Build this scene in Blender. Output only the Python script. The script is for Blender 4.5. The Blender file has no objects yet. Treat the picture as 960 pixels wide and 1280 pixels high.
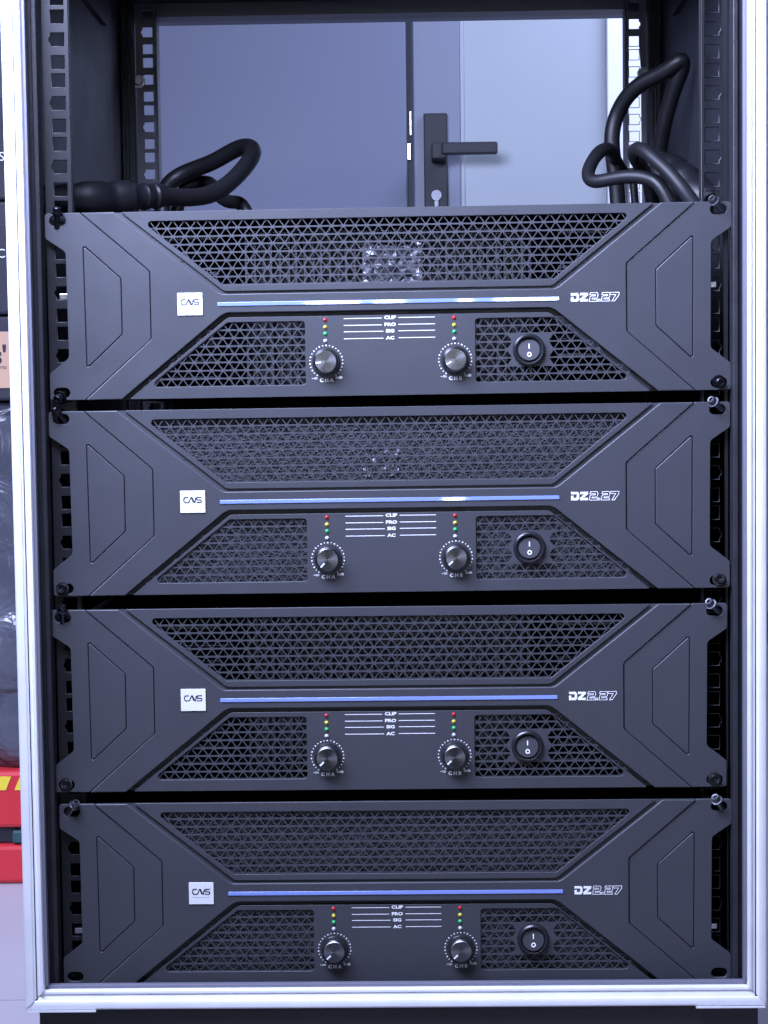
import bpy, bmesh, math, random
from mathutils import Vector, Matrix, Quaternion
random.seed(7)
R = math.radians
S = bpy.context.scene
COL = S.collection

# ------------------------------------------------------------------ camera
cam_d = bpy.data.cameras.new('camera'); cam = bpy.data.objects.new('camera', cam_d); COL.objects.link(cam)
cam_d.sensor_fit = 'VERTICAL'; cam_d.sensor_height = 24.0
cam_d.lens = 24.0 * 2109.03 / 1280.0
cam_d.clip_start = 0.02; cam_d.clip_end = 60
PIT, YAW, ROL = R(-3.34205), R(-1.045768), R(-0.733712)
fw = Vector((math.sin(YAW)*math.cos(PIT), math.cos(YAW)*math.cos(PIT), math.sin(PIT)))
rt = Vector((math.cos(YAW), -math.sin(YAW), 0)); up = rt.cross(fw)
r2 = rt*math.cos(ROL) + up*math.sin(ROL); u2 = -rt*math.sin(ROL) + up*math.cos(ROL)
M = Matrix((r2, u2, -fw)).transposed().to_4x4(); M.translation = Vector((0.018038, -1.198215, 0.64))
cam.matrix_world = M
S.camera = cam

# ------------------------------------------------------------------ world and light
W = bpy.data.worlds.new('World'); S.world = W; W.use_nodes = True
bg = W.node_tree.nodes['Background']; bg.inputs[0].default_value = (0.50, 0.60, 1.0, 1); bg.inputs[1].default_value = 0.09
S.view_settings.view_transform = 'Standard'; S.view_settings.look = 'None'
S.view_settings.exposure = 0.0; S.view_settings.gamma = 1.0; S.view_settings.use_curve_mapping = False

def area(name, loc, target, sx, sy, power, color, spread=180):
    l = bpy.data.lights.new(name, 'AREA'); l.shape = 'RECTANGLE'; l.size = sx; l.size_y = sy
    l.energy = power; l.color = color; l.spread = R(spread)
    o = bpy.data.objects.new(name, l); COL.objects.link(o); o.location = loc
    o.rotation_euler = (Vector(target) - Vector(loc)).to_track_quat('-Z', 'Y').to_euler()
    return o
COOL = (0.56, 0.63, 0.98)
area('front_ceiling_lamp', (-0.34, -0.46, 1.30), (-0.02, 0.0, 0.90), 0.8, 0.40, 33, COOL, 140)
area('room_ceiling_lamp', (0.66, 1.16, 1.75), (0.22, 1.6, 1.05), 0.5, 0.3, 12.0, COOL)
area('left_fill_lamp', (-1.15, 0.15, 2.0), (-0.62, 0.95, 0.2), 0.4, 0.4, 6.2, COOL, 62)  # unseen lamp added for the left floor and goods, kept off the wall
area('right_ceiling_lamp', (2.2, 1.6, 2.5), (1.3, 3.0, 0.3), 0.6, 0.6, 40, COOL)
# unseen lamps added far behind, sized to mirror as streaks in the light bars
for wx, wz, sx, sz in ((-0.33, 1.13, 0.228, 0.3), (-0.084, 1.13, 0.12, 0.3), (0.25, 1.13, 0.05, 0.3), (0.52, 1.13, 0.28, 0.3), (0.19, 0.27, 0.08, 0.10)):
    area('streak_lamp', (wx, -6.2, wz), (wx, 0, wz), sx, sz, 13*sx*sz, (0.85, 0.9, 1.0), 60)

# ------------------------------------------------------------------ materials
def mat(name, col, rough=0.5, metal=0.0, bump=0.0, bscale=300, spec=0.5, var=0.0, vscale=12, coat=0.0, emit=None):
    m = bpy.data.materials.new(name); m.use_nodes = True
    nt = m.node_tree; b = nt.nodes['Principled BSDF']
    b.inputs['Base Color'].default_value = (*col, 1); b.inputs['Roughness'].default_value = rough
    b.inputs['Metallic'].default_value = metal; b.inputs['Specular IOR Level'].default_value = spec
    b.inputs['Coat Weight'].default_value = coat
    if bump or var:
        tc = nt.nodes.new('ShaderNodeTexCoord')
    if bump:
        n = nt.nodes.new('ShaderNodeTexNoise'); n.inputs['Scale'].default_value = bscale; n.inputs['Detail'].default_value = 3
        bp = nt.nodes.new('ShaderNodeBump'); bp.inputs['Strength'].default_value = bump; bp.inputs['Distance'].default_value = 0.0006
        nt.links.new(tc.outputs['Object'], n.inputs['Vector']); nt.links.new(n.outputs['Fac'], bp.inputs['Height'])
        nt.links.new(bp.outputs['Normal'], b.inputs['Normal'])
    if var:
        n = nt.nodes.new('ShaderNodeTexNoise'); n.inputs['Scale'].default_value = vscale; n.inputs['Detail'].default_value = 5
        mx = nt.nodes.new('ShaderNodeMix'); mx.data_type = 'RGBA'
        mx.inputs[6].default_value = (*[c*(1-var) for c in col], 1); mx.inputs[7].default_value = (*[min(1, c*(1+var)) for c in col], 1)
        nt.links.new(tc.outputs['Object'], n.inputs['Vector']); nt.links.new(n.outputs['Fac'], mx.inputs[0])
        nt.links.new(mx.outputs[2], b.inputs['Base Color'])
        mr = nt.nodes.new('ShaderNodeMapRange'); mr.inputs[1].default_value = 0.3; mr.inputs[2].default_value = 0.7
        mr.inputs[3].default_value = max(0.02, rough*0.88); mr.inputs[4].default_value = min(1, rough*1.12)
        nt.links.new(n.outputs['Fac'], mr.inputs[0]); nt.links.new(mr.outputs[0], b.inputs['Roughness'])
    return m
MT = dict(
    panel=mat('black_satin_panel', (0.043, 0.045, 0.054), 0.46, 0, 0.10, 900, 0.5, 0.10, 22),
    chassis=mat('black_steel_chassis', (0.02, 0.02, 0.024), 0.55, 0, 0.05, 400),
    rail=mat('black_painted_rail', (0.0075, 0.008, 0.0105), 0.42, 0, 0.06, 500, 0.35, 0.15, 30),
    wood=mat('black_laminate', (0.014, 0.015, 0.020), 0.5, 0, 0.25, 350, 0.5, 0.15, 14),
    alu=mat('brushed_aluminium', (0.88, 0.89, 0.91), 0.5, 0.35, 0.03, 700, 0.5, 0.05, 40),
    lip=mat('grey_anodised_lip', (0.20, 0.20, 0.25), 0.5, 0.4), rearlit=mat('rear_steel_lit_in_colour', (0.13, 0.135, 0.155), 0.45), dull=mat('dull_zinc', (0.16, 0.165, 0.185), 0.4, 1.0),  # rear steel's base colour lightened in place of light missing back there
    sink=mat('grey_aluminium_heat_sink', (0.13, 0.13, 0.15), 0.45, 0.5),
    foil=mat('dull_foil', (0.26, 0.26, 0.29), 0.48, 0.9),
    rubber=mat('black_rubber', (0.018, 0.018, 0.024), 0.5, 0, 0.5, 260, 0.5, 0.3, 60),
    cable=mat('black_cable_jacket', (0.0075, 0.0075, 0.0095), 0.46, 0, 0.1, 600),
    plug=mat('black_plug_plastic', (0.007, 0.007, 0.009), 0.42),
    white=mat('white_print', (0.85, 0.85, 0.86), 0.5),
    badge=mat('white_badge', (0.70, 0.70, 0.71), 0.45),
    ink=mat('black_ink', (0.02, 0.02, 0.03), 0.5),
    strip=mat('blue_gloss_strip', (0.23, 0.31, 0.68), 0.03, 0.10, 0, 1, 0.7),
    red=mat('red_led_lens', (0.45, 0.02, 0.03), 0.25), yellow=mat('yellow_led_lens', (0.55, 0.45, 0.06), 0.25),
    green=mat('green_led_lens', (0.03, 0.38, 0.12), 0.25), clear=mat('white_led_lens', (0.50, 0.50, 0.54), 0.25),
    knob=mat('black_knob_plastic', (0.012, 0.012, 0.014), 0.3),
    rocker=mat('black_rocker_plastic', (0.03, 0.031, 0.038), 0.5),
    bezel=mat('black_bezel_plastic', (0.014, 0.014, 0.018), 0.32),
    steel=mat('zinc_steel', (0.62, 0.63, 0.66), 0.28, 1.0),
    dsteel=mat('black_oxide_steel', (0.05, 0.05, 0.06), 0.36, 1.0),
    wall=mat('grey_blue_wall_paint', (0.195, 0.215, 0.29), 0.6, 0, 0.1, 60, 0.3, 0.06, 3),
    stile=mat('grey_door_stile', (0.21, 0.235, 0.30), 0.45, 0, 0, 1, 0.4, 0.04, 4),
    infill=mat('pale_blue_door_panel', (0.37, 0.41, 0.44), 0.4, 0, 0, 1, 0.4, 0.05, 4),
    jamb=mat('white_door_jamb', (0.80, 0.82, 0.86), 0.4),
    lock=mat('anthracite_lock', (0.013, 0.015, 0.022), 0.55),
    tile=mat('pale_grey_floor', (0.38, 0.355, 0.38), 0.45, 0, 0.05, 80, 0.4, 0.06, 5),
    grout=mat('grey_floor_joint', (0.25, 0.24, 0.28), 0.8),
    carton=mat('black_carton', (0.028, 0.028, 0.04), 0.6, 0, 0.1, 200, 0.4, 0.1, 20),
    tan=mat('tan_label_paper', (0.60, 0.38, 0.25), 0.7),
    film=mat('grey_stretch_film', (0.085, 0.09, 0.115), 0.25, 0, 0.9, 30, 0.7, 0.5, 9),
    redp=mat('red_toolbox_plastic', (0.62, 0.03, 0.04), 0.35, 0, 0.1, 200),
    yel=mat('yellow_label', (0.85, 0.66, 0.05), 0.5),
    teal=mat('teal_latch', (0.03, 0.08, 0.09), 0.4),
    farwall=mat('blue_grey_far_wall', (0.22, 0.27, 0.36), 0.7, 0, 0, 1, 0.3, 0.2, 2),
)
for nd in MT['film'].node_tree.nodes:
    if nd.type == 'BUMP': nd.inputs['Distance'].default_value = 0.012
    if nd.type == 'TEX_NOISE' and nd.inputs['Scale'].default_value > 20: nd.inputs['Scale'].default_value = 16; nd.inputs['Distortion'].default_value = 1.2
# radially machined knob face
def radial_face():
    m = mat('machined_knob_face', (0.17, 0.173, 0.19), 0.34, 1.0)
    nt = m.node_tree; b = nt.nodes['Principled BSDF']
    b.inputs['Anisotropic'].default_value = 0.7
    t = nt.nodes.new('ShaderNodeTangent'); t.direction_type = 'RADIAL'; t.axis = 'Y'
    nt.links.new(t.outputs[0], b.inputs['Tangent'])
    return m
MT['face'] = radial_face()
def foam_mat():
    m = bpy.data.materials.new('reticulated_filter'); m.use_nodes = True; nt = m.node_tree; b = nt.nodes['Principled BSDF']
    tc = nt.nodes.new('ShaderNodeTexCoord'); v = nt.nodes.new('ShaderNodeTexVoronoi'); v.feature = 'DISTANCE_TO_EDGE'
    v.inputs['Scale'].default_value = 420
    cr = nt.nodes.new('ShaderNodeValToRGB'); e = cr.color_ramp.elements
    e[0].position = 0.03; e[0].color = (0.17, 0.175, 0.20, 1); e[1].position = 0.22; e[1].color = (0.012, 0.012, 0.016, 1)
    n = nt.nodes.new('ShaderNodeTexNoise'); n.inputs['Scale'].default_value = 90; n.inputs['Detail'].default_value = 4
    mx = nt.nodes.new('ShaderNodeMix'); mx.data_type = 'RGBA'; mx.blend_type = 'MULTIPLY'; mx.inputs[0].default_value = 0.8
    bp = nt.nodes.new('ShaderNodeBump'); bp.inputs['Strength'].default_value = 0.8; bp.inputs['Distance'].default_value = 0.001; bp.invert = True
    L = nt.links.new
    L(tc.outputs['Object'], v.inputs['Vector']); L(tc.outputs['Object'], n.inputs['Vector']); L(v.outputs['Distance'], cr.inputs[0])
    L(cr.outputs[0], mx.inputs[6]); L(n.outputs['Fac'], mx.inputs[7]); L(mx.outputs[2], b.inputs['Base Color'])
    L(v.outputs['Distance'], bp.inputs['Height']); L(bp.outputs['Normal'], b.inputs['Normal'])
    b.inputs['Roughness'].default_value = 0.4
    return m
MT['foam'] = foam_mat()

# ------------------------------------------------------------------ helpers
def link(name, me, m=None, parent=None, loc=None):
    o = bpy.data.objects.new(name, me); COL.objects.link(o)
    if m is not None and me is not None and not me.materials: me.materials.append(MT[m])
    if parent is not None: o.parent = parent
    if loc is not None: o.location = loc
    return o
def tag(o, label=None, cat=None, group=None, kind=None):
    if label: o['label'] = label
    if cat: o['category'] = cat
    if group: o['group'] = group
    if kind: o['kind'] = kind
    return o
def empty(name, loc=(0, 0, 0)):
    o = bpy.data.objects.new(name, None); COL.objects.link(o); o.location = loc; o.empty_display_size = 0.05
    return o
def bm_mesh(bm, name, smooth=False):
    me = bpy.data.meshes.new(name); bmesh.ops.recalc_face_normals(bm, faces=bm.faces[:]); bm.to_mesh(me); bm.free()
    if smooth:
        for p in me.polygons: p.use_smooth = True
    return me
def add_box(bm, x0, x1, y0, y1, z0, z1, bev=0.0):
    vs = [bm.verts.new((x, y, z)) for x in (x0, x1) for y in (y0, y1) for z in (z0, z1)]
    q = [(0, 1, 3, 2), (4, 6, 7, 5), (0, 4, 5, 1), (2, 3, 7, 6), (0, 2, 6, 4), (1, 5, 7, 3)]
    fs = [bm.faces.new([vs[i] for i in f]) for f in q]
    if bev:
        es = list({e for f in fs for e in f.edges})
        bmesh.ops.bevel(bm, geom=es, offset=bev, segments=2, affect='EDGES', profile=0.5)
def box(name, x0, x1, y0, y1, z0, z1, m, parent=None, bev=0.0, loc=None):
    bm = bmesh.new(); add_box(bm, x0, x1, y0, y1, z0, z1, bev)
    return link(name, bm_mesh(bm, name), m, parent, loc)
def fillet(pts, r, n=4):
    out = []; N = len(pts)
    for i in range(N):
        a, b, c = Vector(pts[i-1]), Vector(pts[i]), Vector(pts[(i+1) % N])
        ri = r[i] if isinstance(r, (list, tuple)) else r
        u, v = (a-b), (c-b)
        if ri <= 0 or u.length < 1e-9 or v.length < 1e-9: out.append(tuple(b)); continue
        u.normalize(); v.normalize(); ang = u.angle(v)
        if ang > 3.1: out.append(tuple(b)); continue
        t = ri/math.tan(ang/2); t = min(t, (a-b).length*0.49, (c-b).length*0.49); ri2 = t*math.tan(ang/2)
        cen = b + (u+v).normalized()*(ri2/math.sin(ang/2))
        p0, p1 = b+u*t, b+v*t
        a0 = math.atan2(p0.y-cen.y, p0.x-cen.x); a1 = math.atan2(p1.y-cen.y, p1.x-cen.x)
        d = (a1-a0+math.pi) % (2*math.pi) - math.pi
        for k in range(n+1):
            th = a0+d*k/n; out.append((cen.x+ri2*math.cos(th), cen.y+ri2*math.sin(th)))
    return out
def area2(p): return sum(p[i-1][0]*p[i][1]-p[i][0]*p[i-1][1] for i in range(len(p)))
def plate(outer, holes, yf, thick, bev=0.0003, res=1, name='plate'):
    """flat plate in X/Z (metres) with its front face at y = yf, thickness going to +y; bevelled rims, holes included."""
    cu = bpy.data.curves.new(name, 'CURVE'); cu.dimensions = '2D'; cu.fill_mode = 'BOTH'
    bev = min(bev, thick*0.49)
    cu.extrude = thick/2-bev; cu.bevel_depth = bev; cu.bevel_resolution = res; cu.offset = -bev
    for k, pts in enumerate([outer]+list(holes)):
        pts = list(pts)
        if (area2(pts) > 0) != (k == 0): pts.reverse()
        sp = cu.splines.new('POLY'); sp.points.add(len(pts)-1); sp.use_cyclic_u = True
        for p, q in zip(sp.points, pts): p.co = (q[0], q[1], 0, 1)
    o = bpy.data.objects.new(name, cu); me = bpy.data.meshes.new_from_object(o)
    bpy.data.objects.remove(o); bpy.data.curves.remove(cu); me.materials.clear(); me.name = name
    me.transform(Matrix(((1, 0, 0, 0), (0, 0, -1, yf+thick/2), (0, 1, 0, 0), (0, 0, 0, 1))))
    return me
def join(meshes, name):
    bm = bmesh.new()
    for me in meshes: bm.from_mesh(me)
    out = bpy.data.meshes.new(name); bm.to_mesh(out); bm.free()
    return out
def lathe(prof, n=40, axis='y', name='lathe', smooth=True):
    """prof: (r, y) pairs, y along the axis"""
    bm = bmesh.new(); rings = []
    for r, y in prof:
        if r < 1e-7: rings.append([bm.verts.new((0, y, 0))])
        else: rings.append([bm.verts.new((r*math.cos(2*math.pi*k/n), y, r*math.sin(2*math.pi*k/n))) for k in range(n)])
    for a, b in zip(rings, rings[1:]):
        for k in range(n):
            j = (k+1) % n
            f = [a[k], a[j], b[j], b[k]] if len(a) > 1 and len(b) > 1 else ([a[0], b[j], b[k]] if len(a) == 1 else [a[k], a[j], b[0]])
            bm.faces.new(f)
    me = bm_mesh(bm, name)
    if smooth:
        for p in me.polygons: p.use_smooth = True
        me.set_sharp_from_angle(angle=R(35))
    return me
def ribbon(pts, w, y, closed=False, name='ribbon', bm=None):
    own = bm is None
    if own: bm = bmesh.new()
    P = [Vector(p) for p in pts]; N = len(P); L = []; Rr = []
    for i in range(N):
        a = P[i-1] if (i > 0 or closed) else None; c = P[(i+1) % N] if (i < N-1 or closed) else None
        d1 = (P[i]-a).normalized() if a is not None else None; d2 = (c-P[i]).normalized() if c is not None else None
        if d1 is None: d1 = d2
        if d2 is None: d2 = d1
        t = (d1+d2); t = t.normalized() if t.length > 1e-6 else d1
        nrm = Vector((-t.y, t.x)); k = 1/max(0.45, nrm.dot(Vector((-d1.y, d1.x))))
        L.append(bm.verts.new((P[i].x+nrm.x*w/2*k, y, P[i].y+nrm.y*w/2*k))); Rr.append(bm.verts.new((P[i].x-nrm.x*w/2*k, y, P[i].y-nrm.y*w/2*k)))
    for i in range(N if closed else N-1):
        j = (i+1) % N; bm.faces.new((L[i], L[j], Rr[j], Rr[i]))
    return bm_mesh(bm, name) if own else None
def text_mesh(s, size, x, z, y, align='CENTER', xs=1.0, bold=0.0, space=1.0, name='text'):
    cu = bpy.data.curves.new(name, 'FONT'); cu.body = s; cu.size = size; cu.align_x = align; cu.align_y = 'CENTER'
    cu.offset = bold; cu.space_character = space; cu.resolution_u = 3
    o = bpy.data.objects.new(name, cu); me = bpy.data.meshes.new_from_object(o); bpy.data.objects.remove(o); bpy.data.curves.remove(cu)
    me.materials.clear()
    me.transform(Matrix(((xs, 0, 0, x), (0, 0, -1, y), (0, 1, 0, z), (0, 0, 0, 1))))
    return me
def tube(name, pts, r, m, parent=None, res=4, flat=None):
    cu = bpy.data.curves.new(name, 'CURVE'); cu.dimensions = '3D'; cu.bevel_depth = r; cu.bevel_resolution = res; cu.use_fill_caps = True
    sp = cu.splines.new('NURBS'); sp.points.add(len(pts)-1); sp.order_u = 4; sp.use_endpoint_u = True; cu.resolution_u = 8
    for p, q in zip(sp.points, pts): p.co = (*q, 1)
    o = bpy.data.objects.new(name, cu); me = bpy.data.meshes.new_from_object(o); bpy.data.objects.remove(o); bpy.data.curves.remove(cu)
    me.materials.clear(); me.name = name
    for p in me.polygons: p.use_smooth = True
    return link(name, me, m, parent)
def aim(o, d, roll=0.0):
    o.rotation_mode = 'QUATERNION'
    o.rotation_quaternion = Vector(d).to_track_quat('-Y', 'Z') @ Quaternion((0, 1, 0), roll)

# ------------------------------------------------------------------ setting: floor, walls
floor = box('floor', -4, 4, -3.4, 3.45, -0.06, -0.004, 'grout'); tag(floor, kind='structure')
bm = bmesh.new(); add_box(bm, -0.4985, 0.4985, -0.4985, 0.4985, -0.003, 0.0, 0.0008); tile_me = bm_mesh(bm, 'floor_tile'); tile_me.materials.append(MT['tile'])
for ix in range(8):
    for iy in range(7): link('floor_tile', tile_me, None, floor, (-3.5+ix+0.02, -2.88+iy, 0))
far = box('far_wall', -4, 4, 3.4, 3.5, 0, 2.8, 'farwall'); tag(far, 'blue grey painted wall far behind the rack at right edge', 'wall')
box('skirting_board', -4, 4, 3.385, 3.3995, 0.0, 0.09, 'ink', far)
part_w = empty('partition_wall', (-0.8, 1.6, 0)); tag(part_w, 'grey blue partition wall seen through open back of the rack, left of door', 'wall')
def wbox(n, x0, x1, y0, y1, z0, z1, m, par, bev=0.0):
    return box(n, x0-par.location.x, x1-par.location.x, y0-par.location.y, y1-par.location.y, z0-par.location.z, z1-par.location.z, m, par, bev)
wbox('wall_panel', -2.4, 0.012, 1.6, 1.70, 0, 2.6, 'wall', part_w, 0.002)
wbox('header', 0.012, 0.50, 1.61, 1.70, 2.1, 2.6, 'wall', part_w)
door = empty('door', (0.19, 1.6, 0)); tag(door, 'closed pale blue door with dark lever handle, seen through the rack', 'door')
wbox('stile', 0.0235, 0.100, 1.602, 1.645, 0.01, 2.09, 'stile', door, 0.002)
wbox('door_panel', 0.1015, 0.340, 1.612, 1.640, 0.01, 2.09, 'infill', door, 0.001)
wbox('glazing_bead', 0.1005, 0.107, 1.606, 1.612, 0.01, 2.09, 'infill', door, 0.001)
wbox('jamb', 0.3402, 0.50, 1.595, 1.70, 0.0, 2.099, 'jamb', door, 0.002)
wbox('door_gap_shade', 0.0135, 0.0205, 1.612, 1.64, 0.01, 2.09, 'lock', door)  # dark strip standing in for the shaded gap beside the stile
wbox('strike', 0.0125, 0.019, 1.604, 1.6115, 1.055, 1.083, 'steel', door, 0.001)
wbox('strike', 0.0165, 0.0205, 1.604, 1.6115, 1.095, 1.135, 'steel', door, 0.001)
lk = wbox('lock_plate', 0.040, 0.0785, 1.590, 1.6015, 0.885, 1.1285, 'lock', door, 0.002)
bm = bmesh.new()
add_box(bm, 0.052-.19, 0.076-.19, -0.055, -0.0105, 1.048, 1.074, 0.002); add_box(bm, 0.068-.19, 0.158-.19, -0.060, -0.046, 1.054, 1.0735, 0.003)
o = link('lever', bm_mesh(bm, 'lever'), 'lock', lk)
cyl = [(0.0, -0.004), (0.0085, -0.004), (0.009, -0.003), (0.009, 0.0)]
o = link('lock_cylinder', join([lathe(cyl, 24)], 'c'), 'dull', lk, (0.0595-.19, -0.0102, 0.995))
box('keyway', 0.0555-.19, 0.0635-.19, -0.0135, -0.0104, 0.972, 0.990, 'dull', lk, 0.001)

# ------------------------------------------------------------------ goods stacked at the left
def vbox(name, x0, x1, y0, y1, z0, z1, m, label, cat, group=None, bev=0.004):
    e = empty(name, ((x0+x1)/2, (y0+y1)/2, z0)); tag(e, label, cat, group)
    return e, box('body', x0-e.location.x, x1-e.location.x, y0-e.location.y, y1-e.location.y, 0.0, z1-z0, m, e, bev)
XL, XR, YF, YB = -1.0, -0.495, 1.08, 1.44
tb = empty('toolbox', (-0.75, 1.26, 0)); tag(tb, 'red plastic toolbox with yellow striped label on the floor', 'toolbox')
def tbx(n, x0, x1, y0, y1, z0, z1, m, bev=0.003, par=tb): return box(n, x0+.75, x1+.75, y0-1.26, y1-1.26, z0, z1, m, par, bev)
tbx('base', XL, XR, YF, YB, 0.0, 0.054, 'redp', 0.006)
tbx('waist', XL+.01, XR-.01, YF+.012, YB-.01, 0.054, 0.078, 'ink')
tbx('latch', -0.541, -0.515, YF+.002, YF+.012, 0.056, 0.074, 'teal')
lid = tbx('lid', XL, XR, YF, YB, 0.078, 0.157, 'redp', 0.006)
for k in range(7):
    x = -0.535 - 0.030*k
    me = plate([(x, .131), (x+.018, .131), (x+.026, .150), (x+.008, .150)], [], -0.1812, 0.001, 0.0001)
    me.transform(Matrix.Translation((.75, 0, 0)))
    link('warning_stripe', me, 'yel', lid)
# film-wrapped bundle: rumpled box
bm = bmesh.new(); bmesh.ops.create_cube(bm, size=1.0)
bmesh.ops.subdivide_edges(bm, edges=bm.edges[:], cuts=22, use_grid_fill=True)
from mathutils import noise
for v in bm.verts:
    n = noise.noise(Vector((v.co.x*3, v.co.y*3, v.co.z*9)))*0.016 + noise.noise(Vector((v.co.x*16, v.co.y*11, v.co.z*13+5)))*0.012
    v.co = Vector((v.co.x*(XR-XL-0.02), v.co.y*(YB-YF-.03), max(0.0, (v.co.z+.5)*0.500 + (n*.4 if 0.48 > v.co.z > -.48 else 0)))) + Vector((n*.7, n*1.2, 0))
bun = link('wrapped_bundle', bm_mesh(bm, 'bundle', True), 'film', None, ((XL+XR)/2, (YF+YB)/2, 0.158)); tag(bun, 'bundle wrapped in crumpled grey film on top of the red toolbox', 'bundle')
cb, bd = vbox('carton', XL, XR, YF+.004, YB, 0.664, 0.778, 'carton', 'black carton with tan label resting on the film wrapped bundle', 'carton', 'black cartons stacked at the left')
lb = box('paper_label', XL+.05-cb.location.x, XR-cb.location.x-.003, YF+.0025-cb.location.y, YF+.0036-cb.location.y, 0.017, 0.093, 'tan', bd)
yl = YF+.0021-cb.location.y
link('lettering', join([text_mesh("s'", 0.034, -0.5310-cb.location.x, 0.0605, yl, 'RIGHT', 1.0, 0.001), text_mesh('Parts', 0.008, -0.5315-cb.location.x, 0.045, yl, 'RIGHT')], 'l'), 'ink', lb)
cc, bd = vbox('carton', XL, XR, YF, YB, 0.780, 0.931, 'carton', 'black carton printed 4C in the middle of the stack', 'carton', 'black cartons stacked at the left')
link('lettering', text_mesh('4 C', 0.017, -0.5285-cc.location.x, 0.081, YF-.0006-cc.location.y, 'RIGHT'), 'white', bd)
cd, bd = vbox('carton', XL, XR, YF, YB, 0.933, 1.069, 'carton', 'black carton printed with letter S on top of the stack', 'carton', 'black cartons stacked at the left')
link('lettering', text_mesh('S', 0.017, -0.5265-cd.location.x, 0.057, YF-.0006-cd.location.y, 'RIGHT'), 'white', bd)

# ------------------------------------------------------------------ rack case
case = empty('rack_case', (0, 0.2, 0)); tag(case, 'tall black equipment rack case with silver aluminium edge profiles', 'rack case')
CY = -0.2
def cbox(n, x0, x1, y0, y1, z0, z1, m, bev=0.0, par=case): return box(n, x0, x1, y0+CY, y1+CY, z0, z1, m, par, bev)
ZB, ZT = 0.2205, 1.045
for s in (-1, 1):
    x0, x1 = sorted((s*0.2535, s*0.2615))
    cbox('side_panel', x0, x1, -0.028, 0.455, ZB+.002, ZT-.002, 'wood')
cbox('top_panel', -0.2532, 0.2532, -0.026, 0.455, 1.030, ZT-.002, 'wood')
cbox('bottom_panel', -0.2532, 0.2532, -0.012, 0.455, ZB+.002, 0.2275, 'wood')
cbox('plinth', -0.2545, 0.2575, -0.022, 0.45, 0.105, ZB-.001, 'wood', 0.003)
cw = lathe([(0, -.012), (.026, -.012), (.03, -.008), (.03, .008), (.026, .012), (0, .012)], 24)
cw.transform(Matrix.Rotation(R(90), 4, 'Z'))
for sx in (-1, 1):
    for yy in (0.06, 0.38):
        c = box('caster', -.02, .02, -.02, .02, 0.062, 0.105, 'dsteel', case, 0.002, (sx*.2, yy+CY, 0)); link('wheel', cw, 'rubber', c, (0, 0.0, 0.031))
# aluminium edge profiles, mitred
PROF = [(0, 22), (0, 3.0), (0.5, 1.2), (1.6, 0.25), (3.2, 0.0), (5.2, 0.1), (6.3, 0.4), (6.7, 1.0), (10.4, 1.9), (10.8, 1.2), (11.4, 0.7), (12.4, 0.6), (13.2, 0.9), (13.6, 1.8), (13.7, 9.0)]
XO = 0.2622
def edge(name, kind):
    bm = bmesh.new(); rows = []
    for a, h in PROF:
        if kind in 'BT': h = min(h+0.16*a, 12)
        elif 6.5 < a < 11: h += 0.7
        a, y = a/1000, -0.030+h/1000+CY
        if kind == 'L': p = [(-XO+a, y, ZB+a+0.0002), (-XO+a, y, ZT-a)]
        if kind == 'R': p = [(XO-a, y, ZB+a+0.0002), (XO-a, y, ZT-a)]
        if kind == 'B': p = [(-XO+a, y, ZB+a), (XO-a, y, ZB+a)]
        if kind == 'T': p = [(-XO+a, y, ZT-a), (XO-a, y, ZT-a)]
        # a hair of clearance at the mitres
        g = 0.0002
        if kind in 'LR': p = [(p[0][0], y, p[0][2]+g), (p[1][0], y, p[1][2]-g)]
        rows.append([bm.verts.new(q) for q in p])
    for r0, r1 in zip(rows, rows[1:]): bm.faces.new((r0[0], r0[1], r1[1], r1[0]))
    bm.faces.new((rows[-1][0], rows[-1][1], rows[0][1], rows[0][0]))
    bm.faces.new([r[0] for r in rows]); bm.faces.new([r[1] for r in rows])
    me = bm_mesh(bm, name, True); me.set_sharp_from_angle(angle=R(28))
    return link(name, me, 'alu', case)
for k in 'LRBT': edge('edge_profile', k)
for s in (-1, 1):
    x0, x1 = sorted((s*(XO-.01375), s*(XO-.0162))); cbox('inner_lip', x0, x1, -0.0262, -0.0208, ZB+.0164, ZT-.0164, 'lip', 0.0005)
cbox('inner_lip', -XO+.01375, XO-.01375, -0.0235, -0.0185, ZB+.01375, ZB+.0162, 'lip', 0.0005)
for s in (-1, 1):
    x0, x1 = sorted((s*0.2605, s*0.212)); cbox('corner_bracket', x0, x1, -0.0298, -0.016, ZB-.0012, ZB-.0001, 'alu')
    x0, x1 = sorted((s*0.2456, s*0.2418))
    g = bmesh.new(); add_box(g, x0, x1, -0.0105+CY, 0.003+CY, 0.2290, 1.029, 0.0008)
    x2, x3 = sorted((s*0.2530, s*0.2460)); add_box(g, x2, x3, -0.0075+CY, 0.003+CY, 0.2290, 1.029, 0.0005)
    link('rubber_seal', bm_mesh(g, 'seal'), 'rubber', case)
cbox('sill', -0.2455, 0.2455, -0.0190, 0.002, 0.2278, 0.2288, 'rubber', 0.0003)
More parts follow.
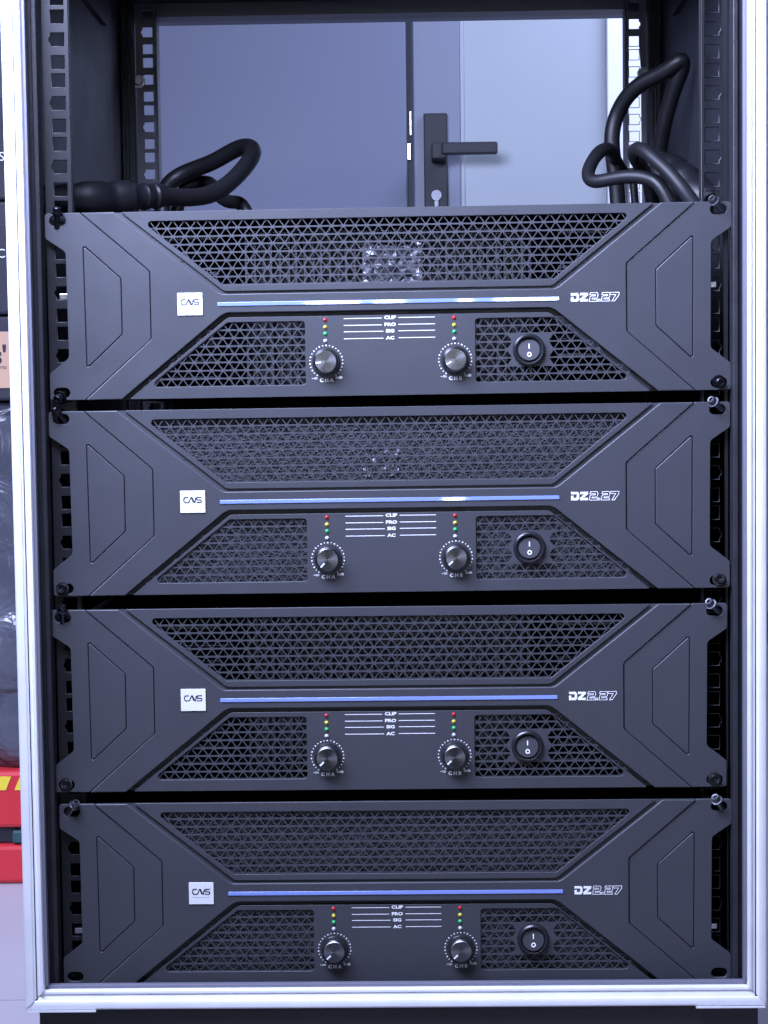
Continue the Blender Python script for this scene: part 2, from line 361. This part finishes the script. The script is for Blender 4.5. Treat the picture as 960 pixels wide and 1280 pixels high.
# rack rails with square holes (EIA spacing), worn bright rims
def hole(cx, cz, w, bump, s):
    h = w/2; k = 0.0012
    pts = [(cx-h, cz-h), (cx+h, cz-h), (cx+h, cz+h), (cx-h, cz+h)]
    if bump:
        b = 0.0014
        if s > 0: pts = [(cx-h, cz-h), (cx+h, cz-h), (cx+h, cz-.0025), (cx+h+b, cz-.001), (cx+h+b, cz+.001), (cx+h, cz+.0025), (cx+h, cz+h), (cx-h, cz+h)]
        else: pts = [(cx-h, cz-h), (cx+h, cz-h), (cx+h, cz+h), (cx-h, cz+h), (cx-h, cz+.0025), (cx-h-b, cz+.001), (cx-h-b, cz-.001), (cx-h, cz-.0025)]
    return pts
nut_bm = bmesh.new(); add_box(nut_bm, -.0034, .0034, -.0005, .006, -.0022, .0022, .0006); nut_me = bm_mesh(nut_bm, 'cage_nut'); nut_me.materials.append(MT['steel'])
def rail(s, yf, phase, z0, z1, front):
    holes = []; k = -6
    while k < 30:
        zc = phase - k*0.04445; k += 1
        for dz, b in ((0.015875, 0), (0, 1), (-0.015875, 0)):
            if z0+.008 < zc+dz < z1-.008: holes.append(hole(s*0.2300, zc+dz, 0.0092, b, s))
    xa, xb = sorted((s*0.2222, s*(0.2413 if front else 0.2415)))
    me = plate([(xa, z0), (xb, z0), (xb, z1), (xa, z1)], holes, yf+CY, 0.002, 0.00045, 1)
    bm = bmesh.new(); bm.from_mesh(me)
    xa, xb = sorted((s*0.2213, s*0.22205)); add_box(bm, xa, xb, yf+CY-0.0002, yf+CY+(0.0045 if front else .018), z0, z1, 0.0004)
    me = bpy.data.meshes.new('rail'); bm.to_mesh(me); bm.free()
    return link('rack_rail', me, 'rail' if front else 'rearlit', case)
for s in (-1, 1):
    fr = rail(s, 0.0045, 0.9062, 0.2290, 1.0295, True)
    for zc in ((0.726, .2668) if s < 0 else (0.728, .2668)):
        link('cage_nut', nut_me, None, fr, (s*0.2300, 0.0068+CY, zc))
    rr = rail(s, 0.42, 0.9591, 0.2300, 1.0295, False)
    sc = lathe([(0, -.004), (.003, -.004), (.0042, -.002), (.0042, .001), (.006, .001), (.006, .0022), (0, .0022)], 16); sc.materials.append(MT['steel'])
    for zc in (0.957, 0.60): link('rail_screw', sc, None, rr, (s*0.2385, 0.417+CY, zc))
    # rear column: ribbed post between rail and side panel
    g = bmesh.new(); x0, x1 = sorted((s*0.2422, s*0.2528))
    add_box(g, x0, x1, 0.405+CY, 0.45+CY, 0.2300, 1.0295)
    for k in range(3):
        xc = s*(0.2442+0.0032*k); add_box(g, xc-.0008, xc+.0008, 0.402+CY, 0.405+CY, 0.2300, 1.0295, 0.0003)
    link('rear_post', bm_mesh(g, 'post'), 'wood', case)
    # triangular gusset under the roof
    g = bmesh.new(); xa, xb = s*0.2528, s*0.2490
    pv = [[g.verts.new((x, y+CY, z)) for y, z in ((0.10, 0.985), (0.10, 1.0295), (0.335, 1.0295), (0.33, 0.996), (0.315, 0.986))] for x in (xa, xb)]
    g.faces.new(pv[0]); g.faces.new(pv[1][::-1])
    for i in range(5): g.faces.new((pv[0][i], pv[0][i-1], pv[1][i-1], pv[1][i]))
    link('gusset', bm_mesh(g, 'gusset'), 'rail', case)
cbox('rear_crossbar', -0.2205, 0.2205, 0.418, 0.44, 1.0168, 1.0295, 'rearlit')
cbox('rear_edge_profile', -0.2532, 0.2532, 0.4555, 0.475, 1.0212, ZT, 'stile', 0.001)
cbox('rear_light_block', -0.2530, 0.2530, 0.4515, 0.4545, 0.2290, 0.72, 'wood')  # unseen blocker added so no light shows between the amplifiers

# ------------------------------------------------------------------ amplifier
HH = 0.0659
mm = lambda pts: [(x/1000, z/1000+HH) for x, z in pts]
mir = lambda pts: [(-x, z) for x, z in pts]
def stadium(cx, cz, hl, hr, n=8):
    return [(cx+hl-hr+hr*math.cos(R(-90+180*k/n)), cz+hr*math.sin(R(-90+180*k/n))) for k in range(n+1)] + [(cx-hl+hr+hr*math.cos(R(90+180*k/n)), cz+hr*math.sin(R(90+180*k/n))) for k in range(n+1)]
YE, YBD, YG = -0.0026, -0.0034, -0.0018           # fronts: ears, body, grille panels
def ear_mesh(s):
    o = [(216.45, 65.9), (241.3, 65.9), (241.3, 48), (227.2, 38.5), (226.7, -36), (240.8, -47), (240.8, -65.9), (215.95, -65.9), (168.15, -23.7), (168.15, 24.1)]
    o = fillet(o, [0.5, 2.2, 3, 4, 4, 3, 2.2, .5, 3.5, 3.5])
    pk = fillet([(214.8, 42.0), (213.0, 42.2), (188.1, 19.5), (188.1, -20.0), (212.2, -42.4), (214.2, -42.2)], [1.2, 1.2, 2.5, 2.5, 1.2, 1.2])
    hs = [pk, stadium(232.3, 60.4, 5.8, 3.5), stadium(232.3, -60.6, 5.8, 3.5)]
    if s < 0: o, hs = mir(o), [mir(h) for h in hs]
    return plate(mm(o), [mm(h) for h in hs], YE, 0.0032, 0.0004)
def inset_mesh(s):
    pk = fillet([(214.4, 41.3), (213.0, 41.5), (188.5, 19.35), (188.5, -19.85), (212.2, -41.8), (213.8, -41.6)], [1.1, 1.1, 2.4, 2.4, 1.1, 1.1])
    if s < 0: pk = mir(pk)
    return plate(mm(pk), [], YE-0.0002, 0.003, 0.0006, 2)
BODY = [(-215.9, 65.9), (-192.2, 65.9), (-120.6, 9.0), (-117.2, 7.3), (117.2, 7.3), (120.6, 9.0), (192.2, 65.9), (215.9, 65.9), (167.6, 23.9), (167.6, -23.5), (215.4, -65.9),
        (189.6, -65.9), (117.8, -7.9), (113.6, -6.1), (-113.6, -6.1), (-117.8, -7.9), (-189.6, -65.9), (-215.4, -65.9), (-167.6, -23.5), (-167.6, 23.9)]
BR = [.3, .5, 4, 4, 4, 4, .5, .3, 3.2, 3.2, .3, .5, 4, 4, 4, 4, .5, .3, 3.2, 3.2]
body_me = plate(mm(fillet(BODY, BR)), [], YBD, 0.0040, 0.0007, 2)
UP = [(-187.4, 65.9), (187.4, 65.9), (117.0, 10.2), (114.5, 9.2), (-114.5, 9.2), (-117.0, 10.2)]
UPH = fillet([(-172.8, 59.2), (172.8, 59.2), (116.2, 13.7), (-116.2, 13.7)], [2.4, 2.4, 3, 3])
LO = [(-184.4, -65.9), (-114.6, -10.2), (-112.2, -9.2), (112.2, -9.2), (114.6, -10.2), (184.4, -65.9)]
LLH = fillet([(-171.0, -57.6), (-59.0, -57.6), (-59.0, -12.7), (-114.0, -12.7)], [2.4, 2.4, 2.4, 3])
LRH = fillet([(61.2, -57.6), (172.0, -57.6), (116.6, -12.7), (61.2, -12.7)], [2.4, 2.4, 3, 2.4])
up_me = plate(mm(fillet(UP, [.4, .4, 3, 3, 3, 3])), [mm(UPH)], YG, 0.0010, 0.00025)
lo_me = plate(mm(fillet(LO, [.4, 3, 3, 3, 3, .4])), [mm(LLH), mm(LRH)], YG, 0.0010, 0.00025)
LEDGU = [(-214, 65.8), (214, 65.8), (166, 23.5), (166, 0), (-166, 0), (-166, 23.5)]
LEDGL = [(-214, -65.8), (214, -65.8), (166, -23.4), (166, -0.2), (-166, -0.2), (-166, -23.4)]
def grow(h, d):
    c = Vector((sum(p[0] for p in h)/len(h), sum(p[1] for p in h)/len(h)))
    return [((p[0]-c.x)*(1+d/70)+c.x, (p[1]-c.y)*(1+d/22)+c.y) for p in h]
ledge_me = join([plate(mm(LEDGU), [mm(UPH)], YG+0.0018, 0.0010, 0.0001, 0), plate(mm(LEDGL), [mm(LLH), mm(LRH)], YG+0.0055, 0.0010, 0.0001, 0)], 'ledge')
def grille(x0, x1, ztop, rows, rh, pitch, keep, solid=None, yf=YG+0.0011, th=0.0010, bar=0.34):
    bm = bmesh.new()
    n = int((x1-x0)/pitch)+2
    for r in range(rows):
        za, zb = ztop-r*rh, ztop-(r+1)*rh
        off = (r % 2)*pitch/2
        for k in range(-1, n+1):
            for upt in (0, 1):
                if upt: tri = [(x0+off+k*pitch+pitch/2, zb), (x0+off+k*pitch+1.5*pitch, zb), (x0+off+(k+1)*pitch, za)]
                else: tri = [(x0+off+k*pitch, za), (x0+off+k*pitch+pitch/2, zb), (x0+off+(k+1)*pitch, za)]
                xs = [t[0] for t in tri]
                if max(xs) < x0-1.5 or min(xs) > x1+1.5: continue
                P = [Vector(t) for t in tri]
                if area2(tri) < 0: P.reverse()
                cx, cz = sum(p.x for p in P)/3, sum(p.y for p in P)/3
                if not keep(cx, cz): continue
                O = [bm.verts.new((p.x/1000, yf, p.y/1000+HH)) for p in P]
                if solid and solid(cx, cz):
                    bm.faces.new(O); continue
                ls = [(P[1]-P[2]).length, (P[2]-P[0]).length, (P[0]-P[1]).length]; per = sum(ls)
                inc = sum((P[i]*ls[i] for i in range(3)), Vector((0, 0)))/per
                s = 1-bar/(abs(area2([tuple(p) for p in P]))/per)
                q = [inc+(p-inc)*s for p in P]
                # horizontal webs are wider than the slanted ones
                ap = max(q, key=lambda p: abs(p.y-(za if not upt else zb)))
                hh = max(abs(p.y-ap.y) for p in q); kk = (hh-0.22)/hh
                q = [ap+(p-ap)*kk for p in q]
                H = []
                for i in range(3):
                    H += [q[i]+(q[i-1]-q[i])*0.10, q[i]+(q[(i+1) % 3]-q[i])*0.10]
                F = [bm.verts.new((p.x/1000, yf, p.y/1000+HH)) for p in H]; Bk = [bm.verts.new((p.x/1000, yf+th, p.y/1000+HH)) for p in H]
                for i in range(3):
                    bm.faces.new((O[i], F[2*i+1], F[2*i])); j = (i+1) % 3
                    bm.faces.new((O[i], O[j], F[2*j], F[2*i+1]))
                for i in range(6):
                    j = (i+1) % 6; bm.faces.new((F[i], F[j], Bk[j], Bk[i]))
    me = bpy.data.meshes.new('grille'); bm.to_mesh(me); bm.free(); return me
gU = grille(-176, 176, 59.6, 8, 5.72, 8.30, lambda x, z: abs(x) < 119.3+(z-13.7)*1.244)
gL = grille(-175, -56, -12.4, 8, 5.68, 8.20, lambda x, z: -x < 117.2+(-12.7-z)*1.27)
gR = grille(59, 176, -12.4, 8, 5.68, 8.20, lambda x, z: x < 119.8+(-12.7-z)*1.234, lambda x, z: 85.5 < x < 112.5 and -47 < z < -23.6)

strip_me = plate(mm(fillet([(-120.4, -1.35), (120.4, -1.35), (120.4, 1.35), (-120.4, 1.35)], 0.6)), [], YBD-0.0006, 0.0007, 0.00025, 2)
badge_me = plate(mm(fillet([(-148.6, -7.4), (-130.8, -7.4), (-130.8, 8.4), (-148.6, 8.4)], 0.3)), [], YBD-0.0007, 0.0008, 0.0001)
def badge_text(small):
    bm = bmesh.new(); y = YBD-0.00085; X = -146.0; Z = 0.0; h = 3.6; w = 0.72
    def rb(pts): ribbon(mm([(X+a, Z+b) for a, b in pts]), w/1000, y, False, bm=bm)
    rb([(3.2, h), (0.9, h), (0.0, h-.9), (0.0, .9), (0.9, 0), (3.2, 0)])                 # C
    rb([(3.4, -0.1), (5.2, h), (5.5, h), (6.6, 0)])                                      # open A
    rb([(5.9, h), (7.5, 0), (7.8, 0), (8.6, h)])                                         # V
    rb([(12.6, h), (9.6, h), (9.1, h-.7), (9.1, h/2+.3), (9.5, h/2), (11.9, h/2), (12.4, h/2-.4), (12.4, .5), (11.9, 0), (8.9, 0)])  # S
    if small:
        ribbon(mm([(-146, -2.3), (-133.6, -2.3)]), 0.00013, y, False, bm=bm)
        ribbon(mm([(-133.4, 4.4), (-132.9, 4.4)]), 0.0004, y, False, bm=bm)
    me = bm_mesh(bm, 'badge_text'); me.materials.append(MT['ink']); return me
badge_txt, badge_txt2 = badge_text(False), badge_text(True)
def model_mesh():
    y = YBD-0.0002; x0, z0, h = 128.6, -2.3, 6.0
    T = lambda pts: mm([(x0+a*0.9, z0+b) for a, b in pts])
    D = [(0, 0), (5.2, 0), (6.4, 1.2), (6.4, 4.8), (5.2, h), (0, h), (0, 4.3), (4.5, 4.3), (4.5, 1.7), (1.9, 1.7), (1.9, 3.3), (0, 3.3)]
    Z = [(7.0, 0), (13.4, 0), (13.4, 1.7), (10.0, 1.7), (13.4, 4.4), (13.4, h), (7.2, h), (7.2, 4.3), (10.4, 4.3), (7.0, 1.6)]
    ms = [plate(T(D), [], y, 0.00015, 0.00003, 0), plate(T(Z), [], y, 0.00015, 0.00003, 0)]
    bm = bmesh.new()
    two = [(0.2, 0), (6.5, 0), (6.3, 1.5), (2.2, 1.5), (2.3, 2.2), (5.8, 2.2), (6.6, 3.0), (7.0, 5.1), (6.2, h), (1.0, h), (0.6, 4.5), (5.0, 4.5), (4.9, 3.7), (1.4, 3.7), (0.6, 2.9)]
    for dx in (14.2, 23.6): ribbon(T([(a+dx, b) for a, b in two]), 0.00042, y, True, bm=bm)
    ribbon(T([(21.4, 0.1), (22.8, 0.1), (22.8, 1.4), (21.4, 1.4)]), 0.0004, y, True, bm=bm)
    seven = [(1.4, 0), (3.4, 0), (6.9, 4.3), (6.9, h), (0.4, h), (0.1, 4.5), (4.4, 4.5)]
    ribbon(T([(a+30.6, b) for a, b in seven]), 0.00042, y, True, bm=bm)
    ms.append(bm_mesh(bm, 'outline')); return join(ms, 'model_lettering')
model_me = model_mesh()
YP = YG-0.00012
def legend_lines():
    bm = bmesh.new()
    for z in (-11.4, -16.2, -20.7, -25.6):
        ribbon(mm([(-31.5, z), (-4.6 if z > -20 else -3.6, z)]), 0.00048, YP, bm=bm); ribbon(mm([(7.1, z+.15), (32.9, z+.15)]), 0.00048, YP, bm=bm)
    return bm_mesh(bm, 'legend_lines')
legend_line_me = legend_lines()
legend_txt_me = join([text_mesh(t, 0.0031, 0.0012, z/1000+HH, YP, 'CENTER', 1.35, 0.00012) for t, z in (('CLIP', -11.2), ('PRO', -16.1), ('SIG', -20.6), ('AC', -25.5))], 'legend')
def scale_mesh():
    bm = bmesh.new()
    for k in range(25):
        a = R(90 + 145 - 290*k/24) if True else 0
        a = R(235 - 290*k/24)
        r = 0.55 if k % 2 == 0 else 0.42
        c = (11.6*math.cos(a), 11.6*math.sin(a))
        bm.faces.new([bm.verts.new(((c[0]+r*math.cos(R(45*j)))/1000, YP, (c[1]+r*math.sin(R(45*j)))/1000)) for j in range(8)])
    return bm_mesh(bm, 'scale')
scale_me = scale_mesh()
def chan_mesh(ch):
    ms = [text_mesh('C H '+ch, 0.0034, 0.0, -0.0130, YP, 'CENTER', 1.05, 0.00020), text_mesh('0dB', 0.0024, 0.0088, -0.0112, YP, 'CENTER', 1.25, 0.00008)]
    bm = bmesh.new()
    ribbon([(-.0104, -.0116), (-.0092, -.0116)], 0.0003, YP, bm=bm)
    for cx in (-.0082, -.0070): ribbon([(cx+.0006*math.cos(R(45*j)), -.0116+.0006*math.sin(R(45*j))) for j in range(8)], 0.00022, YP, True, bm=bm)
    ms.append(bm_mesh(bm, 'inf')); return join(ms, 'channel_lettering')
chanA, chanB = chan_mesh('A'), chan_mesh('B')
led_me = lathe([(0, -0.0013), (0.0007, -0.0011), (0.0012, -0.0006), (0.0015, 0.0), (0.0015, 0.001), (0, .001)], 16)
LEDM = {}
for c in ('red', 'yellow', 'green', 'clear'):
    LEDM[c] = led_me.copy(); LEDM[c].materials.append(MT[c])
knob_me = lathe([(0, .001), (.0097, .001), (.0098, 0.0), (.0098, -.0012), (.0093, -.0018), (.0091, -.0062), (.0088, -.0072), (.0081, -.0077), (.0079, -.0075), (0, -.0075)], 48)
face_prof = [(0, -.01275)]
for k in range(1, 13): face_prof.append((.0076*k/12, -.01275 - (0.00002 if k % 2 else 0)))
face_prof.append((.0078, -.0124))
face_me = lathe([(0, -.0081), (.0073, -.0081), (.0079, -.0076)], 48)
bm = bmesh.new(); add_box(bm, -.00055, .00055, -.0084, -.0080, .0034, .0072); ptr_me = bm_mesh(bm, 'pointer')
bez_me = lathe([(.0082, .001), (.0082, -.0016), (.0090, -.0028), (.0100, -.0030), (.0110, -.0022), (.0115, -.0004), (.0115, .001)], 48)
rk_bm = bmesh.new()
# rocker disc: pressed in at the top, standing out at the bottom
n = 40; rim = [rk_bm.verts.new((.0080*math.cos(2*math.pi*k/n), -0.0016-0.0016*(-math.sin(2*math.pi*k/n)), .0080*math.sin(2*math.pi*k/n))) for k in range(n)]
rin = [rk_bm.verts.new((v.co.x*.92, v.co.y-.0006, v.co.z*.92)) for v in rim]; bk = [rk_bm.verts.new((v.co.x, .002, v.co.z)) for v in rim]
rk_bm.faces.new(rin)
for k in range(n):
    j = (k+1) % n; rk_bm.faces.new((rim[k], rim[j], rin[j], rin[k])); rk_bm.faces.new((bk[k], bk[j], rim[j], rim[k]))
rk_me = bm_mesh(rk_bm, 'rocker')
mk = bmesh.new()
ribbon([(0, .0008), (0, .0042)], .0007, 0, bm=mk); ribbon([(.0013*math.cos(R(30*k)), -.0033+.0013*math.sin(R(30*k))) for k in range(12)], .0007, 0, True, bm=mk)
for v in mk.verts: v.co.y = -0.0016+0.0016*v.co.z/.0080 - .0006 - .00025
mk_me = bm_mesh(mk, 'mark')
def chassis_mesh():
    bm = bmesh.new(); t = .0012; x, zt, zb, y0, y1 = .2185, .1283, .0015, .0018, .40
    add_box(bm, -x, x, y0, y1, zt-t, zt); add_box(bm, -x, x, y0, y1, zb, zb+t)
    add_box(bm, -x, -x+t, y0, y1, zb+t+.0001, zt-t-.0001); add_box(bm, x-t, x, y0, y1, zb+t+.0001, zt-t-.0001); add_box(bm, -x+t+.0001, x-t-.0001, y1-t, y1-.0001, zb+t+.0001, zt-t-.0001)
    return bm_mesh(bm, 'chassis')
chassis_me = chassis_mesh()
def bracket_mesh(s):
    bm = bmesh.new()
    for (xa, xb, za, zb) in ((112, 113.6, -60, 38), (113.7, 150, 36.6, 38)):
        x0, x1 = sorted((s*xa/1000, s*xb/1000)); add_box(bm, x0, x1, .011, .034, za/1000+HH, zb/1000+HH, .0003)
    return bm_mesh(bm, 'bracket')
brk = {s: bracket_mesh(s) for s in (-1, 1)}
def sink_mesh():
    bm = bmesh.new(); add_box(bm, -.105, .105, .050, .056, HH-.060, HH+.056)
    for k in range(35): x = -.102+.006*k; add_box(bm, x-.0008, x+.0008, .021+.006*((k*7) % 3), .0499, HH-.058, HH+.054)
    for sx in (-1, 1):
        for k in range(9):
            z = HH-.052+.0125*k; add_box(bm, *sorted((sx*.122, sx*.200)), .024, .030, z, z+.0022)
    return bm_mesh(bm, 'sink')
sink_me = sink_mesh()
def foil_mesh(w, h, seed):
    bm = bmesh.new(); bmesh.ops.create_grid(bm, x_segments=16, y_segments=10, size=0.5)
    for v in bm.verts:
        x, z = v.co.x*w, v.co.y*h
        d = .006+.0045*noise.noise(Vector((x*170+seed, z*170, 1.3)))+.003*noise.noise(Vector((x*420, z*420+seed, 5)))
        v.co = Vector((x+.002*noise.noise(Vector((z*200, x*90, seed))), max(d, .0025), z+.003*noise.noise(Vector((x*150, z*60, seed+4)))))
    bmesh.ops.triangulate(bm, faces=bm.faces[:])
    g = bmesh.ops.solidify(bm, geom=bm.faces[:], thickness=.0004)
    return bm_mesh(bm, 'foil')
foils = {0: foil_mesh(.042, .027, 2), 1: foil_mesh(.026, .020, 7)}
for f in foils.values(): f.materials.append(MT['foil'])
sink_me.materials.append(MT['sink'])
bm = bmesh.new(); add_box(bm, -.205, .205, .0056, .0080, HH-.0625, HH+.0615); foam_me = bm_mesh(bm, 'foam')
# rack screw: socket cap screw, axis along -Y (head towards the viewer)
screw_me = lathe([(.0017, -.0050), (.0030, -.0052), (.0034, -.0047), (.0034, -.0010), (.0048, -.0008), (.0048, .0002), (.0024, .0003), (.0024, .012), (0, .0125)], 20)
sock_me = lathe([(0, -.0035), (.0017, -.0035), (.0018, -.0051)], 6, smooth=False)
for me, m in ((screw_me, 'dsteel'), (sock_me, 'ink'), (scale_me, 'white'), (chanA, 'white'), (chanB, 'white'), (legend_txt_me, 'white'), (legend_line_me, 'white'), (model_me, 'white'),
              (knob_me, 'knob'), (face_me, 'face'), (ptr_me, 'white'), (bez_me, 'bezel'), (rk_me, 'rocker'), (mk_me, 'white'), (strip_me, 'strip'), (badge_me, 'badge'), (body_me, 'panel'), (up_me, 'panel'),
              (lo_me, 'panel'), (ledge_me, 'panel'), (gU, 'panel'), (gL, 'panel'), (gR, 'panel'), (chassis_me, 'chassis'), (foam_me, 'foam'), (brk[-1], 'dsteel'), (brk[1], 'dsteel')):
    me.materials.append(MT[m])
bright_screw = screw_me.copy(); bright_screw.materials.clear(); bright_screw.materials.append(MT['dull'])
ears = {s: ear_mesh(s) for s in (-1, 1)}; insets = {s: inset_mesh(s) for s in (-1, 1)}
for s in (-1, 1): ears[s].materials.append(MT['panel']); insets[s].materials.append(MT['panel'])

def amplifier(label, x, z, roll, foam, ptrs, upper, lower, foil, small, foil_x=.003):
    t = empty('power_amplifier', (x, 0, z-HH)); t.rotation_euler = (0, -roll, 0)
    tag(t, label, 'amplifier', 'black amplifiers stacked in the rack')
    for s in (-1, 1):
        e = link('ear_plate', ears[s], None, t); link('inset_panel', insets[s], None, e)
    b = link('front_body', body_me, None, t); link('backing_ledge', ledge_me, None, t)
    u = link('upper_panel', up_me, None, t); link('grille', gU, None, u)
    l = link('lower_panel', lo_me, None, t); link('grille', gL, None, l); link('grille', gR, None, l)
    link('light_strip', strip_me, None, t)
    bd = link('brand_badge', badge_me, None, t); link('badge_lettering', badge_txt2 if small else badge_txt, None, bd)
    link('model_lettering', model_me, None, t); link('legend_lines', legend_line_me, None, t); link('legend_lettering', legend_txt_me, None, t)
    for kx, ch, pa in ((-.0443, chanA, ptrs[0]), (.0468, chanB, ptrs[1])):
        kz = HH-.0416
        link('channel_lettering', ch, None, t, (kx, 0, kz)); link('scale_dots', scale_me, None, t, (kx, 0, kz))
        k = link('volume_knob', knob_me, None, t, (kx, YG, kz)); link('knob_face', face_me, None, k)
        if pa is not None:
            p = link('pointer', ptr_me, None, k); p.rotation_euler = (0, R(90-pa), 0)
        for c, lz in (('red', -12.0), ('yellow', -17.2), ('green', -21.9), ('clear', -26.9)):
            link('indicator_light', LEDM[c], None, t, (kx-.0004, YG, HH+lz/1000))
    sw = link('power_switch', bez_me, None, t, (.0989, YG+.0005, HH-.0354)); r = link('rocker', rk_me, None, sw); link('switch_marking', mk_me, None, sw)
    link('chassis', chassis_me, None, t)
    for s in (-1, 1): link('inner_bracket', brk[s], None, t)
    link('heat_sink', sink_me, None, t)
    if foil is not None: link('crumpled_foil', foils[foil], None, t, (foil_x, -.0005 if foam else .0005, HH+.027))
    if foam: link('filter_foam', foam_me, None, t)
    for s, d in zip((-1, 1), upper):
        if d is None: continue
        dx, dz, tilt, ln = d
        o = link('rack_screw', bright_screw if ln else screw_me, None, t, (s*.2323+dx*.004, -.0055, HH+.0604+.005)); aim(o, (dx, -tilt, dz)); o.scale = (.85, .85, .85)
        link('hex_socket', sock_me, None, o)
    for s, d in zip((-1, 1), lower):
        if d is None: continue
        o = link('rack_screw', screw_me, None, t, (s*.2323+d[0]/1000, YE+.0002, HH-.0604+d[1]/1000)); aim(o, (d[2], -1, d[3]))
        link('hex_socket', sock_me, None, o)
    return t
amplifier('topmost black rack amplifier, directly under the loose cables, white streaks on its light bar', .001122, .718697, .002828, False, (188, 208), ((.1, 1, .35, 0), (-.75, .65, .6, 1)), ((-1, -3, -.5, -.6), (-.5, .5, .2, -.2)), 0, False)
amplifier('second black rack amplifier from the top, grey filter foam behind its grilles', .000283, .578916, .001997, True, (228, 222), ((-.55, .75, .5, 0), (-.75, .6, .6, 1)), ((-2, 0, -.1, .1), (.6, .8, .0, .2)), 1, False, -.006)
amplifier('third black rack amplifier from the top, with open dark grilles and no cables above', -.002224, .436641, -.000181, False, (225, 222), ((.1, 1, .5, 0), (-.7, .7, .6, 1)), ((-.4, .4, 0, .1), (-.2, .4, 0, .1)), None, False)
amplifier('bottom black rack amplifier just above the aluminium sill, empty lower screw slots', .000818, .296140, -.00046, True, (223, 224), ((.6, .8, .5, 1), (-.5, .8, .5, 1)), (None, None), None, True)

# ------------------------------------------------------------------ cables on the top amplifier
def cable(name, pts, r, label, cat='cable'):
    c = Vector(pts[-1]); e = empty(name, c); tag(e, label, cat, 'cables behind the top amplifier')
    tube('jacket', [tuple(Vector(p)-c) for p in pts], r, 'cable', e, 5); return e
LM = [(-0.1829, 0.1, 0.8094), (-0.1674, 0.12, 0.8093), (-0.1513, 0.14, 0.811), (-0.1378, 0.16, 0.8171), (-0.1256, 0.18, 0.8304), (-0.1156, 0.2, 0.846), (-0.1105, 0.22, 0.8605), (-0.1205, 0.24, 0.8680), (-0.1351, 0.25, 0.8640), (-0.1522, 0.26, 0.8558), (-0.1742, 0.27, 0.8513), (-0.1913, 0.27, 0.8426), (-0.1964, 0.26, 0.8288), (-0.1941, 0.25, 0.786)]
e = cable('power_cable', LM, .0070, 'thick black cable with a round plug lying on the left of the top amplifier')
cn = lathe([(0, -.070), (.0085, -.070), (.0110, -.066), (.0110, -.040), (.0115, -.038), (.0115, -.024), (.0128, -.022), (.0128, -.004), (.0118, -.002), (.0118, .004), (.0128, .006), (.0128, .018), (.0105, .021), (.0095, .030), (.0105, .032), (.0090, .040), (.0100, .042), (.0082, .052), (0, .052)], 28)
p0, p1 = Vector((-0.2372, 0.05, 0.8000)), Vector((-0.1823, 0.1, 0.8080))
o = link('plug', cn, 'plug', e, (p0+p1)/2 - Vector(LM[-1])); aim(o, p0-p1)
L2 = [(-0.1929, 0.3, 0.790), (-0.1863, 0.29, 0.8359), (-0.1749, 0.29, 0.8434), (-0.1609, 0.29, 0.8453), (-0.1517, 0.27, 0.8386), (-0.1436, 0.24, 0.8234), (-0.1314, 0.22, 0.8165), (-0.1174, 0.2, 0.8158), (-0.1129, 0.2, 0.7875)]
cable('power_cable', L2, .0056, 'shorter black cable arching low beneath the thick left cable')
RA = [(0.1934, 0.24, 0.785), (0.1921, 0.24, 0.8238), (0.1895, 0.24, 0.8438), (0.1876, 0.24, 0.8605), (0.1873, 0.24, 0.8738), (0.1917, 0.24, 0.8897), (0.1992, 0.23, 0.9023), (0.2099, 0.22, 0.9108), (0.2236, 0.21, 0.9151), (0.2352, 0.2, 0.9213), (0.2404, 0.2, 0.9258), (0.2414, 0.205, 0.9186), (0.2374, 0.21, 0.9096), (0.2336, 0.22, 0.896), (0.2298, 0.23, 0.8781), (0.2278, 0.24, 0.8632), (0.2272, 0.25, 0.8447), (0.2285, 0.26, 0.786)]
cable('power_cable', RA, .0066, 'tall black cable arch rising beside the right rear rail')
RL = [(0.2035, 0.205, 0.849), (0.1955, 0.205, 0.850), (0.1835, 0.2, 0.8541), (0.1732, 0.19, 0.8524), (0.1653, 0.18, 0.8426), (0.1587, 0.17, 0.8298), (0.1614, 0.16, 0.8207), (0.1749, 0.15, 0.8224), (0.1894, 0.14, 0.8233), (0.2036, 0.13, 0.8204), (0.2133, 0.12, 0.8128), (0.2225, 0.12, 0.786)]
RL = [(0.2035, 0.270, 0.840), (0.1935, 0.258, 0.8485)] + RL[2:]
cable('power_cable', RL, .0054, 'black cable bent into a small sideways loop at the right')
RD = [(0.2291, 0.055, 0.7853), (0.2248, 0.07, 0.7971), (0.2187, 0.08, 0.8086), (0.2113, 0.09, 0.8202), (0.2031, 0.1, 0.8301), (0.196, 0.11, 0.8394), (0.1911, 0.125, 0.8427), (0.1925, 0.14, 0.8368), (0.2027, 0.15, 0.8294), (0.2111, 0.17, 0.8176), (0.2144, 0.18, 0.786)]
e = cable('power_cable', RD, .0054, 'foremost black cable with a shiny curve and a big plug at right')
p0, p1 = Vector((0.2425, 0.15, 0.8090)), Vector((0.2194, 0.2, 0.8390)); o = link('plug', cn, 'plug', e, (p0+p1)/2 - Vector(RD[-1])); aim(o, p0-p1); o.scale = (1.35, 0.8, 1.35)
cable('power_cable', [(0.212, 0.3, 0.852), (0.2147, 0.3, 0.8277), (0.2168, 0.3, 0.786)], .0035, 'thin black lead hanging behind the tall cable arch')
